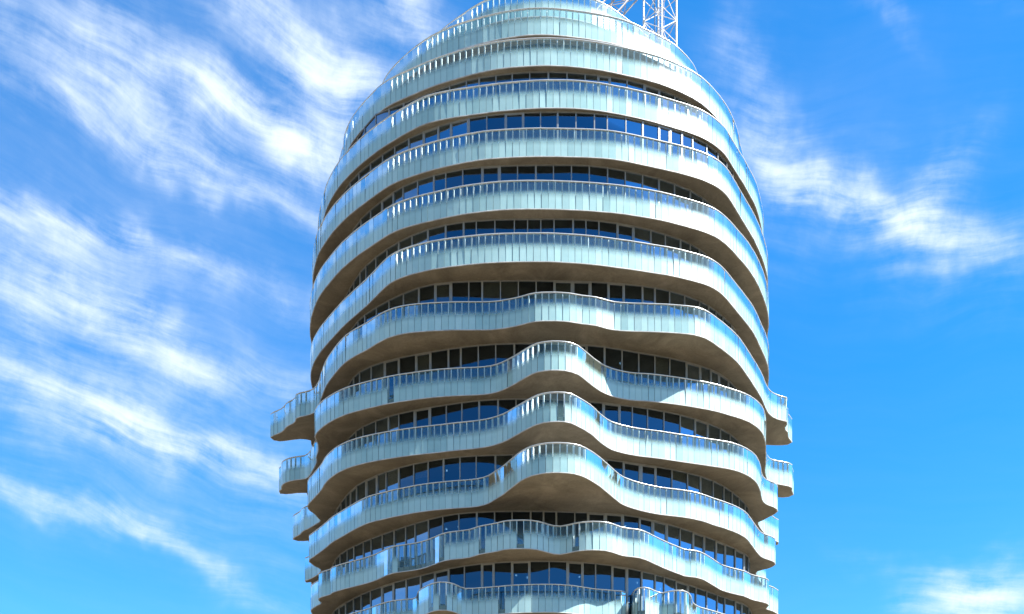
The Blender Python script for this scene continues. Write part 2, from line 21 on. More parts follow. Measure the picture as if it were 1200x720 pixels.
GLAZE = {
    2: "-9.94,-9.99 -9.49,-10.21 -9.04,-10.43 -8.59,-10.64 -8.13,-10.84 -7.68,-11.04 -7.22,-11.24 -6.76,-11.44 -6.31,-11.64 -5.85,-11.84 -5.39,-12.03 -4.92,-12.21 -4.45,-12.36 -3.96,-12.48 -3.47,-12.58 -2.98,-12.67 -2.49,-12.74 -1.99,-12.80 -1.50,-12.85 -1.00,-12.88 -0.50,-12.90 -0.00,-12.91 0.50,-12.90 1.00,-12.88 1.49,-12.84 1.99,-12.79 2.48,-12.73 2.98,-12.67 3.47,-12.60 3.96,-12.51 4.45,-12.41 4.93,-12.28 5.41,-12.13 5.88,-11.96 6.34,-11.78 6.80,-11.59 7.26,-11.38 7.71,-11.16 8.15,-10.93 8.58,-10.68 9.00,-10.41",
    3: "-11.90,-8.39 -11.61,-8.79 -11.30,-9.17 -10.97,-9.54 -10.61,-9.88 -10.24,-10.21 -9.86,-10.53 -9.48,-10.84 -9.09,-11.15 -8.69,-11.45 -8.29,-11.74 -7.88,-12.01 -7.45,-12.26 -7.01,-12.48 -6.56,-12.69 -6.10,-12.88 -5.64,-13.07 -5.18,-13.23 -4.70,-13.37 -4.22,-13.49 -3.74,-13.58 -3.25,-13.65 -2.76,-13.72 -2.26,-13.77 -1.77,-13.81 -1.28,-13.84 -0.78,-13.86 -0.29,-13.88 0.21,-13.89 0.70,-13.89 1.20,-13.88 1.69,-13.86 2.18,-13.83 2.68,-13.78 3.17,-13.72 3.66,-13.64 4.14,-13.55 4.63,-13.44 5.10,-13.31 5.58,-13.17 6.05,-13.03 6.53,-12.88 6.99,-12.72 7.46,-12.55 7.92,-12.37 8.37,-12.16 8.80,-11.91 9.21,-11.64 9.60,-11.33 9.97,-11.01",
    4: "-12.67,-6.42 -12.47,-6.88 -12.26,-7.33 -12.06,-7.78 -11.84,-8.23 -11.61,-8.67 -11.37,-9.10 -11.10,-9.52 -10.81,-9.93 -10.49,-10.31 -10.15,-10.67 -9.80,-11.01 -9.44,-11.36 -9.07,-11.69 -8.69,-12.02 -8.31,-12.33 -7.90,-12.61 -7.46,-12.85 -7.01,-13.06 -6.55,-13.24 -6.08,-13.40 -5.60,-13.54 -5.12,-13.67 -4.64,-13.78 -4.15,-13.87 -3.65,-13.93 -3.16,-13.98 -2.66,-14.02 -2.17,-14.04 -1.67,-14.05 -1.17,-14.06 -0.68,-14.07 -0.18,-14.08 0.32,-14.08 0.81,-14.08 1.31,-14.08 1.81,-14.06 2.30,-14.03 2.80,-13.97 3.29,-13.89 3.77,-13.79 4.26,-13.67 4.74,-13.55 5.21,-13.41 5.69,-13.27 6.16,-13.11 6.63,-12.93 7.08,-12.74 7.54,-12.54 7.98,-12.31 8.40,-12.05 8.81,-11.76 9.19,-11.45 9.55,-11.11 9.90,-10.76 10.25,-10.40",
    5: "-12.75,-6.25 -12.53,-6.70 -12.32,-7.15 -12.10,-7.59 -11.87,-8.03 -11.64,-8.48 -11.41,-8.92 -11.17,-9.35 -10.91,-9.78 -10.63,-10.18 -10.31,-10.57 -9.98,-10.94 -9.63,-11.29 -9.26,-11.63 -8.89,-11.96 -8.50,-12.27 -8.10,-12.57 -7.69,-12.84 -7.26,-13.09 -6.82,-13.32 -6.36,-13.52 -5.89,-13.69 -5.41,-13.82 -4.93,-13.93 -4.44,-14.02 -3.94,-14.08 -3.45,-14.13 -2.95,-14.17 -2.46,-14.19 -1.96,-14.20 -1.46,-14.21 -0.96,-14.21 -0.47,-14.22 0.03,-14.23 0.53,-14.23 1.03,-14.22 1.52,-14.20 2.02,-14.17 2.51,-14.12 3.01,-14.04 3.50,-13.96 3.98,-13.86 4.47,-13.75 4.95,-13.63 5.43,-13.48 5.89,-13.31 6.36,-13.13 6.81,-12.93 7.27,-12.73 7.71,-12.51 8.14,-12.25 8.55,-11.97 8.93,-11.65 9.29,-11.30 9.63,-10.94 9.96,-10.57",
    6: "-12.55,-6.64 -12.39,-7.11 -12.22,-7.58 -12.04,-8.05 -11.85,-8.52 -11.65,-8.97 -11.42,-9.42 -11.16,-9.85 -10.86,-10.26 -10.54,-10.64 -10.18,-10.99 -9.81,-11.33 -9.42,-11.65 -9.03,-11.96 -8.62,-12.25 -8.21,-12.54 -7.78,-12.80 -7.34,-13.05 -6.89,-13.26 -6.41,-13.42 -5.93,-13.54 -5.43,-13.61 -4.93,-13.65 -4.43,-13.69 -3.93,-13.71 -3.42,-13.72 -2.92,-13.73 -2.42,-13.74 -1.92,-13.75 -1.42,-13.75 -0.92,-13.75 -0.41,-13.74 0.09,-13.73 0.59,-13.72 1.09,-13.71 1.59,-13.70 2.10,-13.68 2.60,-13.65 3.10,-13.61 3.60,-13.55 4.09,-13.49 4.59,-13.42 5.09,-13.34 5.58,-13.25 6.07,-13.14 6.55,-13.00 7.02,-12.83 7.49,-12.64 7.94,-12.43 8.39,-12.19 8.81,-11.93 9.22,-11.63 9.60,-11.30 9.96,-10.95 10.30,-10.59 10.64,-10.21",
    7: "-12.10,-8.02 -11.90,-8.48 -11.69,-8.94 -11.47,-9.39 -11.21,-9.82 -10.89,-10.21 -10.53,-10.55 -10.12,-10.84 -9.69,-11.09 -9.24,-11.32 -8.78,-11.52 -8.31,-11.71 -7.84,-11.87 -7.36,-12.03 -6.88,-12.17 -6.40,-12.31 -5.91,-12.44 -5.43,-12.56 -4.94,-12.68 -4.45,-12.78 -3.95,-12.88 -3.46,-12.95 -2.96,-13.01 -2.46,-13.05 -1.96,-13.08 -1.46,-13.09 -0.95,-13.09 -0.45,-13.09 0.05,-13.08 0.55,-13.06 1.05,-13.03 1.55,-13.00 2.05,-12.95 2.55,-12.89 3.05,-12.80 3.54,-12.69 4.02,-12.56 4.50,-12.42 4.98,-12.27 5.46,-12.13 5.95,-12.00 6.43,-11.87 6.91,-11.73 7.39,-11.57 7.86,-11.39 8.32,-11.19 8.77,-10.98 9.22,-10.75 9.66,-10.51 10.07,-10.23 10.46,-9.90 10.81,-9.54 11.12,-9.15 11.41,-8.74 11.69,-8.32 11.96,-7.90",
    8: "-12.29,-7.48 -12.08,-7.93 -11.85,-8.38 -11.61,-8.82 -11.33,-9.25 -11.02,-9.64 -10.67,-10.00 -10.28,-10.33 -9.88,-10.62 -9.45,-10.90 -9.02,-11.14 -8.57,-11.37 -8.11,-11.58 -7.64,-11.76 -7.16,-11.93 -6.68,-12.09 -6.20,-12.24 -5.72,-12.38 -5.23,-12.52 -4.75,-12.64 -4.26,-12.76 -3.76,-12.86 -3.27,-12.93 -2.76,-12.98 -2.26,-13.01 -1.76,-13.02 -1.25,-13.02 -0.75,-13.02 -0.25,-13.00 0.26,-12.97 0.76,-12.94 1.26,-12.89 1.76,-12.83 2.26,-12.76 2.76,-12.68 3.25,-12.59 3.75,-12.49 4.24,-12.38 4.73,-12.28 5.22,-12.16 5.71,-12.03 6.19,-11.89 6.67,-11.73 7.14,-11.56 7.61,-11.38 8.07,-11.17 8.52,-10.95 8.96,-10.70 9.40,-10.44 9.82,-10.17 10.23,-9.87 10.62,-9.56 10.98,-9.21 11.32,-8.84 11.65,-8.45",
    9: "-13.41,-4.67 -13.22,-5.13 -13.03,-5.60 -12.83,-6.06 -12.62,-6.52 -12.40,-6.97 -12.18,-7.42 -11.94,-7.87 -11.69,-8.30 -11.42,-8.73 -11.13,-9.14 -10.81,-9.52 -10.45,-9.88 -10.08,-10.22 -9.68,-10.53 -9.27,-10.82 -8.85,-11.09 -8.42,-11.36 -7.98,-11.60 -7.52,-11.81 -7.06,-12.01 -6.59,-12.19 -6.11,-12.36 -5.63,-12.50 -5.14,-12.62 -4.65,-12.72 -4.15,-12.79 -3.65,-12.83 -3.15,-12.86 -2.64,-12.89 -2.14,-12.90 -1.64,-12.91 -1.13,-12.91 -0.63,-12.90 -0.13,-12.88 0.38,-12.85 0.88,-12.80 1.38,-12.73 1.87,-12.66 2.37,-12.57 2.86,-12.47 3.36,-12.36 3.84,-12.24 4.33,-12.11 4.81,-11.96 5.29,-11.82 5.77,-11.67 6.25,-11.51 6.73,-11.35 7.20,-11.18 7.67,-10.99 8.13,-10.79 8.59,-10.57 9.03,-10.33 9.45,-10.06 9.86,-9.77 10.25,-9.45 10.61,-9.10 10.96,-8.73 11.29,-8.35 11.60,-7.96 11.90,-7.55 12.19,-7.14 12.46,-6.72 12.73,-6.29",
    10: "-13.56,-4.22 -13.38,-4.69 -13.21,-5.16 -13.01,-5.62 -12.79,-6.07 -12.54,-6.50 -12.24,-6.90 -11.92,-7.28 -11.58,-7.64 -11.23,-8.00 -10.87,-8.35 -10.50,-8.68 -10.12,-9.01 -9.74,-9.33 -9.35,-9.65 -8.96,-9.96 -8.56,-10.26 -8.16,-10.56 -7.75,-10.85 -7.34,-11.14 -6.93,-11.42 -6.51,-11.68 -6.07,-11.93 -5.62,-12.14 -5.15,-12.30 -4.66,-12.43 -4.17,-12.52 -3.68,-12.58 -3.18,-12.63 -2.68,-12.66 -2.18,-12.68 -1.68,-12.69 -1.18,-12.69 -0.68,-12.68 -0.18,-12.66 0.32,-12.64 0.82,-12.61 1.32,-12.58 1.81,-12.54 2.31,-12.50 2.81,-12.45 3.31,-12.39 3.80,-12.31 4.29,-12.21 4.77,-12.07 5.24,-11.90 5.70,-11.70 6.14,-11.47 6.57,-11.22 7.00,-10.96 7.42,-10.69 7.84,-10.42 8.25,-10.14 8.66,-9.85 9.07,-9.55 9.47,-9.25 9.86,-8.94 10.24,-8.62 10.62,-8.29 10.99,-7.96 11.36,-7.63 11.73,-7.29 12.09,-6.94 12.43,-6.58 12.77,-6.21",
    11: "-13.50,-4.39 -13.29,-4.84 -13.06,-5.29 -12.80,-5.71 -12.52,-6.12 -12.22,-6.51 -11.91,-6.91 -11.60,-7.30 -11.29,-7.69 -10.97,-8.07 -10.63,-8.43 -10.28,-8.78 -9.91,-9.12 -9.54,-9.44 -9.16,-9.76 -8.76,-10.07 -8.36,-10.36 -7.95,-10.65 -7.54,-10.92 -7.12,-11.19 -6.70,-11.46 -6.29,-11.74 -5.87,-12.01 -5.44,-12.26 -5.00,-12.48 -4.54,-12.68 -4.07,-12.85 -3.59,-12.99 -3.11,-13.10 -2.62,-13.19 -2.12,-13.25 -1.63,-13.31 -1.13,-13.34 -0.64,-13.36 -0.14,-13.37 0.36,-13.35 0.86,-13.31 1.35,-13.26 1.84,-13.19 2.33,-13.11 2.82,-12.99 3.29,-12.85 3.76,-12.68 4.22,-12.48 4.67,-12.27 5.11,-12.05 5.55,-11.80 5.97,-11.54 6.39,-11.27 6.80,-10.98 7.20,-10.69 7.59,-10.38 7.98,-10.07 8.36,-9.76 8.75,-9.44 9.12,-9.12 9.50,-8.79 9.87,-8.46 10.25,-8.13 10.63,-7.81 11.01,-7.49 11.40,-7.19 11.80,-6.88 12.18,-6.57 12.54,-6.23 12.85,-5.84 13.10,-5.41 13.31,-4.95",
}
CLEAR = {8: [47], 9: [72], 11: [25, 26, 28, 29, 30, 31, 32, 33, 34, 35, 36, 43, 49, 58], 12: [28, 30, 40, 76, 83, 84], 7: []}
CLOUDS = (
    (-21.02, 38.28, 7.82, 1.27, -0.141, 0.75),
    (-12.05, 40.89, 6.23, 0.80, -0.312, 0.95),
    (-5.85, 42.54, 4.00, 1.00, -0.254, 0.90),
    (-12.98, 38.18, 6.08, 0.85, -0.236, 0.90),
    (-18.20, 35.98, 9.18, 0.51, -0.133, 0.60),
    (-24.35, 32.06, 5.32, 1.03, -0.014, 0.60),
    (-21.02, 29.06, 9.95, 0.83, -0.140, 0.80),
    (-19.95, 25.53, 10.08, 0.88, -0.190, 0.95),
    (-21.87, 20.95, 8.91, 0.55, -0.304, 0.70),
    (-21.02, 31.38, 19.15, 8.46, -0.070, 0.24),
    (-8.26, 38.61, 4.15, 2.28, -0.171, 0.40),
    (-18.86, 23.38, 11.66, 2.84, -0.201, 0.20),
    (-20.16, 32.51, 9.63, 0.56, -0.089, 0.50),
    (14.51, 38.58, 2.79, 1.12, -0.867, 0.50),
    (17.76, 35.37, 6.13, 0.62, -0.464, 0.80),
    (24.35, 32.38, 5.27, 0.80, -0.302, 0.50),
    (23.33, 34.76, 2.58, 0.72, 0.476, 0.50),
    (20.59, 40.41, 2.15, 0.29, -0.679, 0.45),
    (24.76, 17.03, 3.63, 1.08, 0.112, 1.30),
    (18.86, 35.72, 6.91, 2.11, -0.488, 0.16),
    (24.35, 34.85, 4.42, 2.05, -0.228, 0.10),
    (20.16, 19.43, 3.49, 0.55, -0.364, 0.30),
    (12.52, 40.79, 2.79, 1.60, -0.122, 0.30),
    (25.16, 39.99, 4.85, 0.35, -0.336, 0.20),
    (18.86, 33.37, 10.98, 1.85, -0.328, 0.25),
)


# ------------------------------------------------------------------ helpers
rnd = random.Random(11)
scene = bpy.context.scene
col = scene.collection
TOWER_TOP_STEP = 3.05


def slab_z(i):
    """height of the underside of floor plate i (0 is the roof)"""
    return 37.6 + TOWER_TOP_STEP * (6 - i) + (0.1 if i == 0 else 0.0)


def pts(s):
    return [tuple(float(c) for c in p.split(',')) for p in s.split()]


class MB:
    def __init__(self):
        self.v, self.f, self.m, self.uv = [], [], [], []

    def face(self, idx, mat=0, uv=None):
        self.f.append(idx)
        self.m.append(mat)
        self.uv.append(uv)

    def hexa(self, p, mat=0, uvs=None):
        """p: 4 bottom corners then 4 top corners"""
        b = len(self.v)
        self.v += [tuple(q) for q in p]
        quads = ((3, 2, 1, 0), (4, 5, 6, 7), (0, 1, 5, 4), (1, 2, 6, 5), (2, 3, 7, 6), (3, 0, 4, 7))
        for q in quads:
            self.face([b + k for k in q], mat, [uvs[k] for k in q] if uvs else None)

    def box(self, c, ax, ay, z0, z1, mat=0):
        """c: plan centre; ax, ay: half vectors in plan"""
        cx, cy = c[0], c[1]
        q = [(cx - ax[0] - ay[0], cy - ax[1] - ay[1]), (cx + ax[0] - ay[0], cy + ax[1] - ay[1]),
             (cx + ax[0] + ay[0], cy + ax[1] + ay[1]), (cx - ax[0] + ay[0], cy - ax[1] + ay[1])]
        self.hexa([(x, y, z0) for x, y in q] + [(x, y, z1) for x, y in q], mat)

    def bar(self, a, b, r, n=6, mat=0):
        a, b = Vector(a), Vector(b)
        d = (b - a).normalized()
        u = d.orthogonal().normalized()
        w = d.cross(u)
        s = len(self.v)
        for c in (a, b):
            for k in range(n):
                t = 2 * math.pi * k / n
                self.v.append(tuple(c + (u * math.cos(t) + w * math.sin(t)) * r))
        for k in range(n):
            k2 = (k + 1) % n
            self.face([s + k, s + k2, s + n + k2, s + n + k], mat)
        self.face([s + k for k in range(n)][::-1], mat)
        self.face([s + n + k for k in range(n)], mat)

    def sweep(self, path, prof, mat=0, closed=True):
        """prof: (outward offset, z) loop swept along a plan path"""
        n = len(path)
        nr = normals(path, closed)
        s = len(self.v)
        k = len(prof)
        for (x, y), (nx, ny) in zip(path, nr):
            for o, z in prof:
                self.v.append((x + nx * o, y + ny * o, z))
        for i in range(n if closed else n - 1):
            j = (i + 1) % n
            for a in range(k):
                b = (a + 1) % k
                self.face([s + i * k + a, s + j * k + a, s + j * k + b, s + i * k + b], mat)

    def build(self, name, mats, parent=None, smooth=False):
        me = bpy.data.meshes.new(name)
        me.from_pydata(self.v, [], self.f)
        for mt in (mats if isinstance(mats, (list, tuple)) else [mats]):
            me.materials.append(mt)
        me.polygons.foreach_set('material_index', self.m)
        if any(self.uv):
            ul = me.uv_layers.new(name='UVMap')
            li = 0
            for uv, f in zip(self.uv, self.f):
                for k in range(len(f)):
                    ul.data[li].uv = uv[k] if uv else (0.5, 0.0)
                    li += 1
        if smooth:
            me.polygons.foreach_set('use_smooth', [True] * len(self.f))
        me.update()
        o = bpy.data.objects.new(name, me)
        col.objects.link(o)
        if parent:
            o.parent = parent
        return o


def normals(path, closed=True):
    """outward unit normals of a counter-clockwise plan path"""
    n = len(path)
    out = []
    for i in range(n):
        a = path[i - 1] if (i > 0 or closed) else path[0]
        b = path[(i + 1) % n] if (i < n - 1 or closed) else path[-1]
        dx, dy = b[0] - a[0], b[1] - a[1]
        l = math.hypot(dx, dy) or 1.0
        out.append((dy / l, -dx / l))
    return out


def resample(path, step):
    d = [0.0]
    for a, b in zip(path, path[1:]):
        d.append(d[-1] + math.hypot(b[0] - a[0], b[1] - a[1]))
    n = max(2, round(d[-1] / step))
    out, k = [], 0
    for i in range(n + 1):
        s = d[-1] * i / n
        while k < len(d) - 2 and d[k + 1] < s:
            k += 1
        t = (s - d[k]) / max(1e-9, d[k + 1] - d[k])
        out.append((path[k][0] + (path[k + 1][0] - path[k][0]) * t, path[k][1] + (path[k + 1][1] - path[k][1]) * t))
    return out


def close_back(front, step, r_mid=None, wave=0.0):
    """complete a front polyline (left to right) round the back of the tower; counter-clockwise"""
    a0 = math.atan2(front[-1][1], front[-1][0])
    r0 = math.hypot(*front[-1])
    a1 = math.atan2(front[0][1], front[0][0])
    r1 = math.hypot(*front[0])
    while a1 <= a0:
        a1 += 2 * math.pi
    arc = []
    n = 160
    for k in range(n + 1):
        t = k / n
        a = a0 + (a1 - a0) * t
        r = r0 + (r1 - r0) * t
        e = min(1.0, min(t, 1 - t) / 0.12)
        e = e * e * (3 - 2 * e)
        if r_mid:
            r = r * (1 - e) + r_mid * e
        r += wave * e * math.sin(7 * a + r0 * 9)
        arc.append((r * math.cos(a), r * math.sin(a)))
    return resample(arc, step)[1:-1]


# ------------------------------------------------------------------ materials
def material(name):
    m = bpy.data.materials.new(name)
    m.use_nodes = True
    nt = m.node_tree
    return m, nt, nt.nodes, nt.links, nt.nodes['Principled BSDF']


def math_node(nt, op, a, b=None, c=None, clamp=False):
    n = nt.nodes.new('ShaderNodeMath')
    n.operation = op
    n.use_clamp = clamp
    for k, x in enumerate((a, b, c)):
        if x is None:
            continue
        if isinstance(x, (int, float)):
            n.inputs[k].default_value = x
        else:
            nt.links.new(x, n.inputs[k])
    return n.outputs[0]


def noise(nt, vec, scale, detail=6, rough=0.6, out='Fac', dist=0.0):
    n = nt.nodes.new('ShaderNodeTexNoise')
    n.inputs['Scale'].default_value = scale
    n.inputs['Detail'].default_value = detail
    n.inputs['Roughness'].default_value = rough
    n.inputs['Distortion'].default_value = dist
    if vec is not None:
        nt.links.new(vec, n.inputs['Vector'])
    return n.outputs[out]


def ramp(nt, fac, stops):
    r = nt.nodes.new('ShaderNodeValToRGB')
    e = r.color_ramp.elements
    while len(e) < len(stops):
        e.new(0.5)
    for k, (p, c) in enumerate(stops):
        e[k].position = p
        e[k].color = tuple(c) + (1,) if len(c) == 3 else c
    nt.links.new(fac, r.inputs[0])
    return r.outputs[0]


def plain(name, colr, rough=0.5, metal=0.0, var=0.12, scale=3.0):
    m, nt, N, L, p = material(name)
    co = N.new('ShaderNodeTexCoord').outputs['Object']
    f = noise(nt, co, scale)
    a = tuple(c * (1 - var) for c in colr)
    b = tuple(min(1, c * (1 + var)) for c in colr)
    L.new(ramp(nt, f, ((0.3, a), (0.7, b))), p.inputs['Base Color'])
    p.inputs['Roughness'].default_value = rough
    p.inputs['Metallic'].default_value = metal
    return m


def fritted_glass():
    """balustrade glass: clear at the hand rail, printed opaque white-green towards the floor"""
    m, nt, N, L, p = material('fritted_glass')
    uv = N.new('ShaderNodeUVMap').outputs[0]
    sep = N.new('ShaderNodeSeparateXYZ')
    L.new(uv, sep.inputs[0])
    co = N.new('ShaderNodeTexCoord').outputs['Object']
    wob = noise(nt, co, 1.3, 3)
    v = math_node(nt, 'ADD', sep.outputs['Y'], math_node(nt, 'MULTIPLY', math_node(nt, 'SUBTRACT', wob, 0.5), 0.06))
    mr = N.new('ShaderNodeMapRange')
    mr.interpolation_type = 'SMOOTHSTEP'
    L.new(v, mr.inputs['Value'])
    mr.inputs['From Min'].default_value = 0.36
    mr.inputs['From Max'].default_value = 0.75
    mr.inputs['To Min'].default_value = 0.97
    mr.inputs['To Max'].default_value = 0.05
    # panels whose u is above 1.5 carry no print
    no = math_node(nt, 'GREATER_THAN', sep.outputs['X'], 1.5)
    fac = math_node(nt, 'MULTIPLY', mr.outputs[0], math_node(nt, 'SUBTRACT', 1.0, math_node(nt, 'MULTIPLY', no, 0.9)))
    # each pane's own print shade and a faint weathering
    u = math_node(nt, 'FRACT', sep.outputs['X'])
    dirt = noise(nt, co, 2.2, 5)
    mix = math_node(nt, 'ADD', math_node(nt, 'MULTIPLY', u, 0.6), math_node(nt, 'MULTIPLY', dirt, 0.4))
    c = ramp(nt, mix, ((0.1, (0.18, 0.315, 0.31)), (0.9, (0.35, 0.50, 0.485))))
    L.new(c, p.inputs['Base Color'])
    p.inputs['Roughness'].default_value = 0.32
    p.inputs['Specular IOR Level'].default_value = 0.5
    p.inputs['Coat Weight'].default_value = 0.6
    p.inputs['Coat Roughness'].default_value = 0.1
    tr = N.new('ShaderNodeBsdfTransparent')
    tr.inputs[0].default_value = (0.86, 0.95, 0.96, 1)
    gl = N.new('ShaderNodeBsdfGlossy')
    gl.inputs['Roughness'].default_value = 0.02
    gl.inputs['Color'].default_value = (0.8, 0.93, 0.95, 1)
    fr = N.new('ShaderNodeFresnel')
    fr.inputs[0].default_value = 1.22
    clear = N.new('ShaderNodeMixShader')
    L.new(fr.outputs[0], clear.inputs[0])
    L.new(tr.outputs[0], clear.inputs[1])
    L.new(gl.outputs[0], clear.inputs[2])
    mx = N.new('ShaderNodeMixShader')
    L.new(fac, mx.inputs[0])
    L.new(clear.outputs[0], mx.inputs[1])
    L.new(p.outputs[0], mx.inputs[2])
    L.new(mx.outputs[0], N['Material Output'].inputs['Surface'])
    return m


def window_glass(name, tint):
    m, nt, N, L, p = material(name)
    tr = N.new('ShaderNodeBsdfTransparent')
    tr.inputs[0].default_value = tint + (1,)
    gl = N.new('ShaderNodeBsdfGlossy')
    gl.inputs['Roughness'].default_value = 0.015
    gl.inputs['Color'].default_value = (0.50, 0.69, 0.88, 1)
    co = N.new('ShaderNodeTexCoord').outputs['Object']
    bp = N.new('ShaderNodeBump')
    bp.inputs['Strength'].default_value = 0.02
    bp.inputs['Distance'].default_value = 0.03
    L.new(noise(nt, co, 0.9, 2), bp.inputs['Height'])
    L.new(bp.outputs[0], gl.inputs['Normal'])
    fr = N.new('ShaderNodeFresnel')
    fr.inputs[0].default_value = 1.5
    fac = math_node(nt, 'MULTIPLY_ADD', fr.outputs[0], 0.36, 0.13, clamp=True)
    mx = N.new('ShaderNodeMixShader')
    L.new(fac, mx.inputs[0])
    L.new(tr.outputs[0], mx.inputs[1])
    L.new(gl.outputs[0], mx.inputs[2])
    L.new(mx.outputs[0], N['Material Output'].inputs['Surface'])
    return m


def concrete():
    m, nt, N, L, p = material('soffit_concrete')
    co = N.new('ShaderNodeTexCoord').outputs['Object']
    a = noise(nt, co, 0.42, 8, 0.68, dist=1.2)
    b = noise(nt, co, 9.0, 5, 0.7)
    f = math_node(nt, 'ADD', math_node(nt, 'MULTIPLY', a, 0.75), math_node(nt, 'MULTIPLY', b, 0.25))
    L.new(ramp(nt, f, ((0.32, (0.10, 0.088, 0.064)), (0.5, (0.172, 0.153, 0.115)), (0.68, (0.26, 0.237, 0.185)))), p.inputs['Base Color'])
    p.inputs['Roughness'].default_value = 0.8
    bp = N.new('ShaderNodeBump')
    bp.inputs['Strength'].default_value = 0.25
    bp.inputs['Distance'].default_value = 0.02
    L.new(b, bp.inputs['Height'])
    L.new(bp.outputs[0], p.inputs['Normal'])
    return m


def ground_material():
    m, nt, N, L, p = material('paving')
    co = N.new('ShaderNodeTexCoord').outputs['Object']
    a = noise(nt, co, 0.02, 6, 0.6)
    b = noise(nt, co, 1.5, 6, 0.6)
    f = math_node(nt, 'ADD', math_node(nt, 'MULTIPLY', a, 0.6), math_node(nt, 'MULTIPLY', b, 0.4))
    L.new(ramp(nt, f, ((0.35, (0.13, 0.10, 0.065)), (0.65, (0.23, 0.185, 0.125)))), p.inputs['Base Color'])
    p.inputs['Roughness'].default_value = 0.9
    return m


FRIT = fritted_glass()
PANE = window_glass('window_glass', (0.045, 0.07, 0.095))
CLEAR_PANE = window_glass('clear_window_glass', (0.50, 0.52, 0.50))
LAMP = material('lamp_glow')
LAMP[4].inputs['Emission Color'].default_value = (1.0, 0.9, 0.75, 1)
LAMP[4].inputs['Emission Strength'].default_value = 20.0
LAMP = LAMP[0]
CONC = concrete()
STEEL = plain('brushed_steel', (0.44, 0.46, 0.46), 0.35, 0.35)
WHITE = plain('white_steel', (0.80, 0.80, 0.78), 0.4)
JOINT = plain('joint_gasket', (0.03, 0.045, 0.05), 0.6)
ALU = plain('window_aluminium', (0.21, 0.22, 0.22), 0.4, 0.2)
TRIM = plain('edge_trim', (0.36, 0.37, 0.36), 0.45, 0.0, 0.3, 2.0)
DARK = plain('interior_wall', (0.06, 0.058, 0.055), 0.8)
DECK = plain('deck_screed', (0.33, 0.31, 0.28), 0.85)
BLIND = plain('fabric_blind', (0.50, 0.42, 0.30), 0.85)
MASTW = plain('mast_white_paint', (0.50, 0.50, 0.49), 0.4)
MASTG = plain('mast_grey_paint', (0.34, 0.32, 0.31), 0.5)

# ------------------------------------------------------------------ ground
g = MB()
R = 6000.0
n = 96
g.v.append((0, 0, 0))
for rr in (60, 600, R):
    for k in range(n):
        a = 2 * math.pi * k / n
        g.v.append((rr * math.cos(a), rr * math.sin(a), 0))
for k in range(n):
    g.face([0, 1 + k, 1 + (k + 1) % n])
    for q in (0, 1):
        a0, b0 = 1 + q * n, 1 + (q + 1) * n
        g.face([a0 + k, b0 + k, b0 + (k + 1) % n, a0 + (k + 1) % n])
ground = g.build('ground', ground_material())
ground['kind'] = 'structure'
ground['label'] = 'pale paved ground spreading out around the foot of the tower'

# ------------------------------------------------------------------ the tower
tower = bpy.data.objects.new('residential_tower', None)
col.objects.link(tower)
tower['label'] = 'round high-rise tower ringed with wavy balconies of pale fritted glass'
tower['category'] = 'tower'

PANEL = 0.37
RAIL = 1.565          # rail top above the underside of the slab
SLAB = 0.28
FLOORS = 13


def floor_outline(i):
    if i in OUTLINE:
        front = pts(OUTLINE[i])
        mid = {0: 9.2, 1: 11.9, 2: 13.8}.get(i, 15.0)
        return front, front + close_back(front, PANEL, mid, 0.0 if i < 7 else 0.35)
    front = []
    for k in range(121):
        a = math.pi * (1.03 + 0.94 * k / 120)
        r = 14.9 + 0.9 * math.sin(9 * a + i) * math.sin(2.3 * a + 2 * i)
        front.append((r * math.cos(a), r * math.sin(a)))
    front = resample(front, PANEL)
    return front, front + close_back(front, PANEL, 15.0, 0.35)


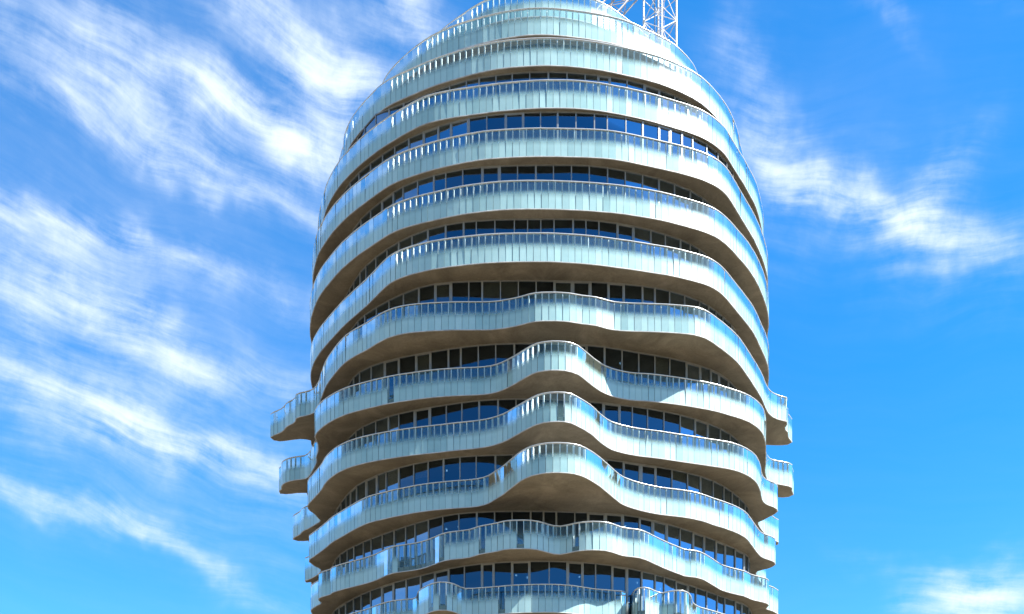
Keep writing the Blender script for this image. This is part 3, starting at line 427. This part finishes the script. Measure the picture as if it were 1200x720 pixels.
def add_balustrade(i, path, parent):
    z0 = slab_z(i)
    nfront = len(pts(OUTLINE[i])) if i in OUTLINE else 0
    clear = set(CLEAR.get(i, ()))
    nr = normals(path)
    n = len(path)
    gl, fins = MB(), MB()
    zb, zt = z0 + 0.035, z0 + RAIL - 0.09
    shade = rnd.random()
    for k in range(n):
        a, b = path[k], path[(k + 1) % n]
        dx, dy = b[0] - a[0], b[1] - a[1]
        l = math.hypot(dx, dy)
        if l < 0.05:
            continue
        t = (dx / l, dy / l)
        o = (t[1], -t[0])
        # pane: a thin solid box just outside the slab edge, each with its own small set-up error
        if rnd.random() < 0.12:
            shade = rnd.random()
        jit = rnd.gauss(0, 0.006)
        tip = rnd.gauss(0, 0.012)
        ga = 0.006
        p0 = (a[0] + t[0] * ga + o[0] * (0.035 - jit), a[1] + t[1] * ga + o[1] * (0.035 - jit))
        p1 = (b[0] - t[0] * ga + o[0] * (0.035 + jit), b[1] - t[1] * ga + o[1] * (0.035 + jit))
        th = 0.014
        uid = 0.05 + 0.9 * min(1, max(0, 0.6 * shade + 0.4 * rnd.random()))
        if k in clear and k < nfront:
            uid += 2.0
        q = [p0, p1, (p1[0] + o[0] * th, p1[1] + o[1] * th), (p0[0] + o[0] * th, p0[1] + o[1] * th)]
        q = [q[3], q[2], q[1], q[0]]
        gl.hexa([(x, y, zb) for x, y in q[::-1]] + [(x + o[0] * tip, y + o[1] * tip, zt) for x, y in q[::-1]], 0,
                [(uid, 0)] * 4 + [(uid, 1)] * 4)
        # dark joint between panes over the printed part
        nx, ny = nr[k]
        ty = (-ny, nx)
        gl.box((a[0] + nx * 0.041, a[1] + ny * 0.041), (ty[0] * 0.0065, ty[1] * 0.0065), (nx * 0.012, ny * 0.012),
               zb, z0 + 0.80, 1)
        # upright: flat bar standing radially behind the joint
        fins.box((a[0] - nx * 0.055, a[1] - ny * 0.055), (ty[0] * 0.02, ty[1] * 0.02), (nx * 0.07, ny * 0.07),
                 z0 + SLAB, z0 + RAIL - 0.055)
    gl.build('glass_balustrade', [FRIT, JOINT], parent)
    fins.build('upright_row', WHITE, parent)
    rl = MB()
    zt = z0 + RAIL
    rl.sweep(path, [(0.055, zt - 0.05), (0.06, zt - 0.01), (0.05, zt), (-0.045, zt), (-0.055, zt - 0.01), (-0.05, zt - 0.05)])
    rl.build('handrail', STEEL, parent, True)


def add_balcony(i):
    front, path = floor_outline(i)
    z0 = slab_z(i)
    m = MB()
    b = len(m.v)
    n = len(path)
    m.v += [(x, y, z0) for x, y in path] + [(x, y, z0 + SLAB) for x, y in path]
    m.face([b + k for k in range(n)][::-1], 0)
    m.face([b + n + k for k in range(n)], 1)
    for k in range(n):
        j = (k + 1) % n
        m.face([b + k, b + j, b + n + j, b + n + k], 0)
    # drip edge that carries the foot of the glass
    m.sweep(path, [(0.062, z0 - 0.012), (0.062, z0 + 0.03), (0.003, z0 + 0.03), (0.003, z0 - 0.012)], 2)
    o = m.build('balcony', [CONC, DECK, TRIM], tower)
    add_balustrade(i, path, o)
    return o


balconies = {i: add_balcony(i) for i in range(FLOORS)}

# ------------------------------------------------------------------ window walls
SHOWN = {1: 4, 2: 9, 3: 18, 4: 19, 5: 17, 6: 22, 7: 28, 8: 18, 9: 24, 10: 16, 11: 30}
cand = []


def glaze_path(i):
    if i in GLAZE:
        front = pts(GLAZE[i])
        return front + close_back(front, 0.5, 13.4)
    r = 11.3 if i == 1 else (8.2 if i == 0 else 13.0)
    return [(r * math.sin(2 * math.pi * k / 160), -r * math.cos(2 * math.pi * k / 160)) for k in range(160)]


def window_mesh(fr, pn, a, b, z0, z1, wide, door):
    """one window between plan points a and b: frame into fr, pane into pn"""
    dx, dy = b[0] - a[0], b[1] - a[1]
    l = math.hypot(dx, dy)
    t = (dx / l, dy / l)
    o = (t[1], -t[0])

    def bx(s0, s1, za, zb_, o0, o1, mb):
        c = (a[0] + t[0] * (s0 + s1) / 2 + o[0] * (o0 + o1) / 2, a[1] + t[1] * (s0 + s1) / 2 + o[1] * (o0 + o1) / 2)
        mb.box(c, (t[0] * (s1 - s0) / 2, t[1] * (s1 - s0) / 2), (o[0] * (o1 - o0) / 2, o[1] * (o1 - o0) / 2), za, zb_)
    w = 0.07 if wide else 0.034
    w2 = 0.026
    bx(0.001, w, z0, z1, -0.09, 0.03, fr)
    bx(l - w2, l - 0.001, z0, z1, -0.088, 0.027, fr)
    h = 0.12 if door else 0.06
    bx(w, l - w2, z1 - h, z1, -0.08, 0.02, fr)
    bx(w, l - w2, z0, z0 + 0.09, -0.08, 0.02, fr)
    if door:
        bx(w, w + 0.07, z0 + 0.09, z1 - h, -0.07, 0.012, fr)
        bx(l - w2 - 0.07, l - w2, z0 + 0.09, z1 - h, -0.07, 0.012, fr)
    tilt = rnd.gauss(0, 0.003)
    e0, e1 = -0.035 - tilt, -0.035 + tilt
    s0, s1 = w, l - w2
    P = []
    for z in (z0 + 0.09, z1 - h):
        for s, e in ((s0, e0 - 0.012), (s1, e1 - 0.012), (s1, e1), (s0, e0)):
            P.append((a[0] + t[0] * s + o[0] * e, a[1] + t[1] * s + o[1] * e, z))
    P = [P[3], P[2], P[1], P[0], P[7], P[6], P[5], P[4]]
    P = [P[3], P[2], P[1], P[0], P[7], P[6], P[5], P[4]]
    pn.hexa(P)


for i in range(0, 12):
    gp = glaze_path(i)
    z1 = slab_z(i) - 0.001
    z0 = slab_z(i + 1) + SLAB + 0.001
    gp = gp + gp[:1]
    d = [0.0]
    for p, q in zip(gp, gp[1:]):
        d.append(d[-1] + math.hypot(q[0] - p[0], q[1] - p[1]))

    def at(s):
        k = 0
        while k < len(d) - 2 and d[k + 1] < s:
            k += 1
        f = (s - d[k]) / max(1e-9, d[k + 1] - d[k])
        return (gp[k][0] + (gp[k + 1][0] - gp[k][0]) * f, gp[k][1] + (gp[k + 1][1] - gp[k][1]) * f)
    s = rnd.uniform(0, 0.6)
    start = s
    while s < d[-1] + start - 0.4:
        w = rnd.choice((0.92, 0.98, 0.98, 1.02, 1.02, 1.06, 0.72))
        rest = d[-1] + start - s
        if rest - w < 0.6:
            w = rest
        a, b = at(s % d[-1]), at((s + w) % d[-1])
        wide = rnd.random() < 0.28
        door = rnd.random() < 0.16
        mx, my = (a[0] + b[0]) / 2, (a[1] + b[1]) / 2
        r = math.hypot(mx, my)
        face = max(-1, -my / r)
        score = face * SHOWN.get(i, 1) * 60 / (68.6 + my)
        cand.append((score, i, a, b, z0, z1, wide, door, face))
        s += w

cand.sort(key=lambda c: -c[0])
fr, pn = MB(), MB()
blind_at = {(4, -25), (4, -27), (5, -22), (7, -31), (8, -34), (8, -28), (9, -30), (3, -28), (10, -20), (6, 24), (3, -19)}
for k, (score, i, a, b, z0, z1, wide, door, face) in enumerate(cand):
    if k < 100:
        f1, p1 = MB(), MB()
        window_mesh(f1, p1, a, b, z0, z1, wide, door)
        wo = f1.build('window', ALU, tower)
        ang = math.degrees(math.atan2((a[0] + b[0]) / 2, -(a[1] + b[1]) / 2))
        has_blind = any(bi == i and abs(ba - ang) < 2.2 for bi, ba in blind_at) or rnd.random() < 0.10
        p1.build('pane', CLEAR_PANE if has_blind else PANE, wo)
        if has_blind:
            bl = MB()
            dx, dy = b[0] - a[0], b[1] - a[1]
            l = math.hypot(dx, dy)
            o = (dy / l, -dx / l)
            drop = rnd.uniform(0.5, 2.4)
            bl.box(((a[0] + b[0]) / 2 - o[0] * 0.16, (a[1] + b[1]) / 2 - o[1] * 0.16), (dx * 0.46, dy * 0.46),
                   (o[0] * 0.006, o[1] * 0.006), z1 - drop, z1 - 0.02)
            bl.build('blind', BLIND, wo)
    else:
        window_mesh(fr, pn, a, b, z0, z1, wide, door)
rest = MB()
for src, mi in ((fr, 0), (pn, 1)):
    b0 = len(rest.v)
    rest.v += src.v
    for f in src.f:
        rest.face([b0 + q for q in f], mi)
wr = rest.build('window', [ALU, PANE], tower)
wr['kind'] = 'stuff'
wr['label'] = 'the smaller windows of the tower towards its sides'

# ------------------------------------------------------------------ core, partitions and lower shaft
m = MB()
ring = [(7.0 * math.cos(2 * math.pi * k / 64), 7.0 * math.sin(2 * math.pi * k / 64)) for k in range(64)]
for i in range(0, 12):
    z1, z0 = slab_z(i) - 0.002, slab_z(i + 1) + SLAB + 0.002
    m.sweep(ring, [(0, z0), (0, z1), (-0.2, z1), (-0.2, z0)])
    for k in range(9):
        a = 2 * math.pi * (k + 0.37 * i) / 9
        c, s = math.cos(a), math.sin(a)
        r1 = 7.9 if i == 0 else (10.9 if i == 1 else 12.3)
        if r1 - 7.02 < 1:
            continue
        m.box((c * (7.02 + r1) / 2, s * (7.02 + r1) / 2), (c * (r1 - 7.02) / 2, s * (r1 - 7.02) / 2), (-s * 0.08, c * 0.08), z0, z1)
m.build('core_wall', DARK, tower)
m = MB()
ring = [(13.0 * math.cos(2 * math.pi * k / 96), 13.0 * math.sin(2 * math.pi * k / 96)) for k in range(96)]
m.sweep(ring, [(0, 0.0), (0, slab_z(12) - 0.002), (-0.3, slab_z(12) - 0.002), (-0.3, 0.0)])
m.build('lower_shaft', CONC, tower)

# ceiling lamps in the rooms that show them
def ball(mb, c, r, n=8):
    b = len(mb.v)
    for q in range(1, n):
        th = math.pi * q / n
        for k in range(n):
            ph = 2 * math.pi * k / n
            mb.v.append((c[0] + r * math.sin(th) * math.cos(ph), c[1] + r * math.sin(th) * math.sin(ph), c[2] + r * math.cos(th)))
    for q in range(n - 2):
        for k in range(n):
            k2 = (k + 1) % n
            mb.face([b + q * n + k, b + (q + 1) * n + k, b + (q + 1) * n + k2, b + q * n + k2])
    mb.face([b + k for k in range(n)])
    mb.face([b + (n - 2) * n + k for k in range(n)][::-1])


for i, ang, r, drop in ((11, -8, 12.2, .35), (11, -5, 12.2, .5), (11, 9, 12.1, .4), (11, 34, 12.1, .4), (11, -31, 12.5, .3), (11, 26, 12.1, .35),
                        (10, -24, 12.3, .3), (10, -28, 12.2, .25), (10, 22, 12.2, .3), (6, -14, 13.3, .2), (6, -9, 13.2, .25), (7, 20, 12.4, .3),
                        (9, -26, 12.9, .3), (5, 27, 13.3, .2), (4, 30, 13.6, .2)):
    a = math.radians(ang)
    mb = MB()
    z = slab_z(i)
    mb.bar((r * math.sin(a), -r * math.cos(a), z - drop + 0.05), (r * math.sin(a), -r * math.cos(a), z - 0.003), 0.008)
    lo = mb.build('ceiling_lamp', DARK, tower)
    mb = MB()
    ball(mb, (r * math.sin(a), -r * math.cos(a), z - drop), 0.055)
    mb.build('lamp_globe', LAMP, lo, True)

# ------------------------------------------------------------------ things on the open-railed balcony
CLAY = plain('terracotta', (0.42, 0.19, 0.09), 0.8)
LEAF = plain('plant_leaf', (0.06, 0.10, 0.03), 0.6, 0, 0.4)
GREY = plain('grey_outdoor_fabric', (0.30, 0.29, 0.28), 0.85)
BLACK = plain('dark_frame_metal', (0.03, 0.03, 0.035), 0.45)
DZ = slab_z(11) + SLAB


def on_deck(ang, half, back):
    """a place on the deck of balcony 11, its front edge clear of the balustrade"""
    a = math.radians(ang)
    near = [math.hypot(x, y) for x, y in pts(OUTLINE[11]) if abs(math.atan2(x, -y) - a) * 14 < half + 0.15]
    r = min(near) - 0.14 - back
    return (r * math.sin(a), -r * math.cos(a), DZ), a


def thing(name, label, cat, loc, rot):
    o = bpy.data.objects.new(name, None)
    col.objects.link(o)
    o.location = loc
    o.rotation_euler = (0, 0, rot)
    o['label'] = label
    o['category'] = cat
    return o


loc, a = on_deck(-50.5, 0.25, 0.26)
pt = thing('potted_plant', 'leafy plant in a terracotta pot behind the railing of the lower left balcony', 'potted plant', loc, a)
mb = MB()
for k in range(14):
    t0, t1 = 2 * math.pi * k / 14, 2 * math.pi * (k + 1) / 14
    c = len(mb.v)
    for rr, z in ((0.15, 0.0), (0.22, 0.36), (0.24, 0.36), (0.24, 0.42), (0.20, 0.42), (0.19, 0.36)):
        mb.v += [(rr * math.cos(t0), rr * math.sin(t0), z), (rr * math.cos(t1), rr * math.sin(t1), z)]
    for q in range(5):
        mb.face([c + 2 * q, c + 2 * q + 1, c + 2 * q + 3, c + 2 * q + 2])
    mb.v.append((0, 0, 0.36))
    mb.face([c + 10, c + 11, len(mb.v) - 1])
mb.build('pot', CLAY, pt)
mb = MB()
for k in range(70):
    t, e = rnd.uniform(0, 6.28), rnd.uniform(0.3, 1.5)
    l0 = rnd.uniform(0.15, 0.6)
    p = Vector((math.cos(t) * math.cos(e), math.sin(t) * math.cos(e), math.sin(e))) * l0 + Vector((0, 0, 0.38))
    u = Vector((-math.sin(t), math.cos(t), rnd.uniform(-.4, .4))) * 0.045
    d = Vector((math.cos(t), math.sin(t), rnd.uniform(-.6, .6))) * 0.13
    c = len(mb.v)
    mb.v += [tuple(p - d), tuple(p + u), tuple(p + d), tuple(p - u)]
    mb.face([c, c + 1, c + 2, c + 3])
    if k % 5 == 0:
        mb.bar((0, 0, 0.34), p, 0.008, 4)
mb.build('foliage', LEAF, pt)

loc, a = on_deck(-42.0, 0.75, 0.26)
bn = thing('garden_bench', 'low grey upholstered bench behind the open railing of the lower left balcony', 'bench', loc, a)
mb = MB()
mb.box((0, 0), (0.62, 0), (0, 0.24), 0.26, 0.42)
mb.build('seat', GREY, bn)
mb = MB()
mb.box((0, 0.19), (0.62, 0), (0, 0.05), 0.423, 0.80)
mb.build('backrest', GREY, bn)
for x in (-0.56, 0.56):
    for y in (-0.2, 0.2):
        mb = MB()
        mb.box((x, y), (0.025, 0), (0, 0.025), 0.0, 0.26)
        mb.build('leg', BLACK, bn)

loc, a = on_deck(-36.5, 0.3, 0.3)
ch = thing('garden_chair', 'dark slim garden chair between the grey bench and the glass balustrade', 'chair', loc, a + 0.5)
mb = MB()
mb.box((0, 0), (0.23, 0), (0, 0.23), 0.42, 0.46)
mb.build('seat', BLACK, ch)
mb = MB()
for z in (0.60, 0.70, 0.80):
    mb.box((0, 0.22), (0.21, 0), (0, 0.012), z, z + 0.06)
for x in (-0.21, 0.21):
    mb.box((x, 0.222), (0.016, 0), (0, 0.016), 0.462, 0.90)
mb.build('backrest', BLACK, ch)
for x in (-0.2, 0.2):
    for y in (-0.2, 0.2):
        mb = MB()
        mb.box((x, y), (0.016, 0), (0, 0.016), 0.0, 0.42)
        mb.build('leg', BLACK, ch)

# ------------------------------------------------------------------ rooftop lattice mast
mast = bpy.data.objects.new('lattice_mast', None)
col.objects.link(mast)
MX, MY = 9.0, 5.2
ZB0 = slab_z(1) + SLAB
mast.location = (MX, MY, ZB0)
mast['label'] = 'white steel lattice mast with a leaning brace rising behind the roof parapet'
mast['category'] = 'lattice mast'


def lattice(mb, legs0, legs1, nbay, rl, rb):
    k = len(legs0)
    for a, b in zip(legs0, legs1):
        mb.bar(a, b, rl, 8)
    L0 = [Vector(a) for a in legs0]
    L1 = [Vector(b) for b in legs1]
    for q in range(nbay + 1):
        t = q / nbay
        ring_ = [a.lerp(b, t) for a, b in zip(L0, L1)]
        for j in range(k):
            mb.bar(ring_[j], ring_[(j + 1) % k], rb, 6)
        if q < nbay:
            up = [a.lerp(b, (q + 1) / nbay) for a, b in zip(L0, L1)]
            for j in range(k):
                j2 = (j + 1) % k
                if (q + j) % 2:
                    mb.bar(ring_[j], up[j2], rb, 6)
                else:
                    mb.bar(ring_[j2], up[j], rb, 6)


H = 22.4
half = 1.2
corners = [(half * math.cos(math.radians(a)), half * math.sin(math.radians(a))) for a in (-92, -2, 88, 178)]
mb = MB()
lattice(mb, [(x, y, 0) for x, y in corners], [(x, y, H) for x, y in corners], 14, 0.068, 0.028)
mb.build('mast_column', MASTW, mast)
mb = MB()
for x, y in corners:
    mb.box((x, y), (0.22, 0), (0, 0.22), 0.0, 0.03)
mb.build('base_plate', MASTG, mast)
mb = MB()
for x in (-0.2, 0.2):
    mb.bar((x + 0.2, 0.75, 0.02), (x + 0.2, 0.75, H - 0.2), 0.022, 6)
for k in range(int(H / 0.3) - 1):
    mb.bar((0.0, 0.75, 0.3 + 0.3 * k), (0.4, 0.75, 0.3 + 0.3 * k), 0.012, 5)
mb.build('ladder', MASTG, mast)
mb = MB()
mb.bar((-0.35, 0.2, 0.02), (-0.35, 0.25, H - 0.1), 0.03, 6)
mb.build('supply_cable', JOINT, mast)
# inclined brace from the roof up to the column
foot = Vector((-5.2 - MX, 3.0 - MY, slab_z(0) + SLAB - ZB0))
head = Vector((-0.9, -0.2, 19.6))
d = (head - foot).normalized()
u = Vector((0, 1, 0))
w = d.cross(u).normalized()
mb = MB()
sec = [(-0.62, 0.45), (0.62, 0.45), (0.62, -0.45), (-0.62, -0.45)]
lattice(mb, [foot + w * a + u * b for a, b in sec], [head + w * a + u * b for a, b in sec], 12, 0.058, 0.026)
mb.build('leaning_brace', MASTG, mast)

# ------------------------------------------------------------------ light
SUN_EL, SUN_AZ = 49.0, 108.5      # azimuth: clockwise from +Y
el, az = math.radians(SUN_EL), math.radians(SUN_AZ)
to_sun = Vector((math.sin(az) * math.cos(el), math.cos(az) * math.cos(el), math.sin(el)))
sl = bpy.data.lights.new('sun', 'SUN')
sl.energy = 5.0
sl.angle = math.radians(0.5)
sl.color = (1.0, 0.96, 0.90)
so = bpy.data.objects.new('sun', sl)
so.rotation_euler = to_sun.to_track_quat('Z', 'Y').to_euler()
col.objects.link(so)

world = bpy.data.worlds.new('World')
scene.world = world
world.use_nodes = True
nt = world.node_tree
N, L = nt.nodes, nt.links
bg = N['Background']
sky = N.new('ShaderNodeTexSky')
sky.sky_type = 'NISHITA'
sky.sun_disc = False
sky.sun_elevation = el
sky.sun_rotation = az
sky.air_density = 1.0
sky.dust_density = 0.15
sky.altitude = 500.0
sky.ozone_density = 2.8
hs = N.new('ShaderNodeHueSaturation')
hs.inputs['Hue'].default_value = 0.4995
hs.inputs['Saturation'].default_value = 1.43
hs.inputs['Value'].default_value = 1.0
L.new(sky.outputs[0], hs.inputs['Color'])
# thin cirrus: streaks laid out by compass bearing and height above the horizon
dirv = N.new('ShaderNodeTexCoord').outputs['Generated']
sp = N.new('ShaderNodeSeparateXYZ')
L.new(dirv, sp.inputs[0])
azd = math_node(nt, 'MULTIPLY', math_node(nt, 'ARCTAN2', sp.outputs['X'], sp.outputs['Y']), 57.2958)
eld = math_node(nt, 'MULTIPLY', math_node(nt, 'ARCSINE', sp.outputs['Z']), 57.2958)
cb = N.new('ShaderNodeCombineXYZ')
L.new(azd, cb.inputs[0])
L.new(eld, cb.inputs[1])
ae = cb.outputs[0]


def vmath(op, a, b):
    n = N.new('ShaderNodeVectorMath')
    n.operation = op
    for k, x in enumerate((a, b)):
        if isinstance(x, tuple):
            n.inputs[k].default_value = x
        else:
            L.new(x, n.inputs[k])
    return n


def warp(vec, scale, amt, detail=4):
    c = noise(nt, vec, scale, detail, 0.6, 'Color')
    c = vmath('SUBTRACT', c, (0.5, 0.5, 0.5)).outputs[0]
    return vmath('ADD', vec, vmath('MULTIPLY', c, (amt, amt, 0.0)).outputs[0]).outputs[0]


aw = warp(ae, 0.16, 5.0)
env = None
for (a0, e0, l_, w_, r_, amp) in CLOUDS:
    mp = N.new('ShaderNodeMapping')
    mp.vector_type = 'TEXTURE'
    mp.inputs['Location'].default_value = (a0, e0, 0)
    mp.inputs['Rotation'].default_value = (0, 0, r_)
    mp.inputs['Scale'].default_value = (l_ * 1.05, w_ * 1.5, 1)
    L.new(aw, mp.inputs['Vector'])
    dt = vmath('DOT_PRODUCT', mp.outputs[0], mp.outputs[0]).outputs['Value']
    gsn = math_node(nt, 'POWER', 0.37, dt)
    env = math_node(nt, 'MULTIPLY_ADD', gsn, amp, env if env is not None else 0.0)
# the rest of the sky carries the same kind of cloud
far = math_node(nt, 'GREATER_THAN', math_node(nt, 'ABSOLUTE', azd), 34.0)
env = math_node(nt, 'MULTIPLY_ADD', far, 0.22, env)
west = math_node(nt, 'MULTIPLY', math_node(nt, 'LESS_THAN', azd, -34.0), math_node(nt, 'GREATER_THAN', azd, -125.0))
env = math_node(nt, 'MULTIPLY_ADD', west, 0.40, env)


def streak(rot, sx, sy, scale, detail):
    mp = N.new('ShaderNodeMapping')
    mp.vector_type = 'TEXTURE'
    mp.inputs['Rotation'].default_value = (0, 0, math.radians(rot))
    mp.inputs['Scale'].default_value = (sx, sy, 1)
    L.new(warp(ae, 0.13, 2.6, 1), mp.inputs['Vector'])
    return noise(nt, mp.outputs[0], scale, detail, 0.62)


s1 = streak(-7, 13.0, 1.5, 1.0, 7)
s2 = streak(-11, 6.0, 0.8, 1.0, 8)
s3 = noise(nt, warp(ae, 0.35, 1.2, 2), 0.33, 10, 0.66)
tex = math_node(nt, 'ADD', math_node(nt, 'MULTIPLY', s1, 0.40),
                math_node(nt, 'ADD', math_node(nt, 'MULTIPLY', s2, 0.27), math_node(nt, 'MULTIPLY', s3, 0.33)))
tx = math_node(nt, 'MULTIPLY_ADD', math_node(nt, 'SUBTRACT', tex, 0.5), 2.9, 0.50)
dens = math_node(nt, 'MULTIPLY', env, tx, clamp=True)
mr = N.new('ShaderNodeMapRange')
mr.interpolation_type = 'SMOOTHSTEP'
L.new(dens, mr.inputs['Value'])
mr.inputs['From Min'].default_value = 0.02
mr.inputs['From Max'].default_value = 1.05
mr.inputs['To Max'].default_value = 0.93
# a thin even veil under the streaks, thickest to the left of the tower
veil = 0.03
for (a0, e0, l_, w_, amp) in ((-22.0, 31.0, 16.0, 9.0, 0.08), (-12.0, 40.0, 12.0, 5.0, 0.04), (18.0, 37.0, 10.0, 4.0, 0.05)):
    mp = N.new('ShaderNodeMapping')
    mp.vector_type = 'TEXTURE'
    mp.inputs['Location'].default_value = (a0, e0, 0)
    mp.inputs['Rotation'].default_value = (0, 0, -0.2)
    mp.inputs['Scale'].default_value = (l_, w_, 1)
    L.new(aw, mp.inputs['Vector'])
    dt = vmath('DOT_PRODUCT', mp.outputs[0], mp.outputs[0]).outputs['Value']
    veil = math_node(nt, 'MULTIPLY_ADD', math_node(nt, 'POWER', 0.37, dt), amp, veil)
veil = math_node(nt, 'MULTIPLY', veil, math_node(nt, 'MULTIPLY_ADD', s1, 1.2, 0.4))
cover = math_node(nt, 'ADD', mr.outputs[0], math_node(nt, 'MULTIPLY', veil, math_node(nt, 'SUBTRACT', 1.0, mr.outputs[0])), clamp=True)
cm = N.new('ShaderNodeMix')
cm.data_type = 'RGBA'
L.new(cover, cm.inputs['Factor'])
L.new(hs.outputs[0], cm.inputs['A'])
cm.inputs['B'].default_value = (3.45, 3.85, 4.25, 1)
L.new(cm.outputs['Result'], bg.inputs['Color'])
bg.inputs['Strength'].default_value = 0.081

# ------------------------------------------------------------------ camera
cam = bpy.data.cameras.new('camera')
cam.sensor_width = 36.0
cam.lens = 36.0 * 1171.0 / 1200.0
cam.shift_y = (1095.0 - 360.0) / 1200.0
cam.clip_end = 20000.0
co = bpy.data.objects.new('camera', cam)
co.location = (-1.93, -68.6, 1.7)
co.rotation_euler = (math.radians(90), 0, 0)
col.objects.link(co)
scene.camera = co

scene.view_settings.view_transform = 'Standard'
scene.view_settings.look = 'None'
scene.view_settings.exposure = 1.95
scene.view_settings.gamma = 1.0
scene.cycles.max_bounces = 10
scene.cycles.transparent_max_bounces = 24
scene.cycles.caustics_reflective = False
scene.cycles.caustics_refractive = False
scene.cycles.sample_clamp_indirect = 6.0
scene.cycles.use_denoising = True
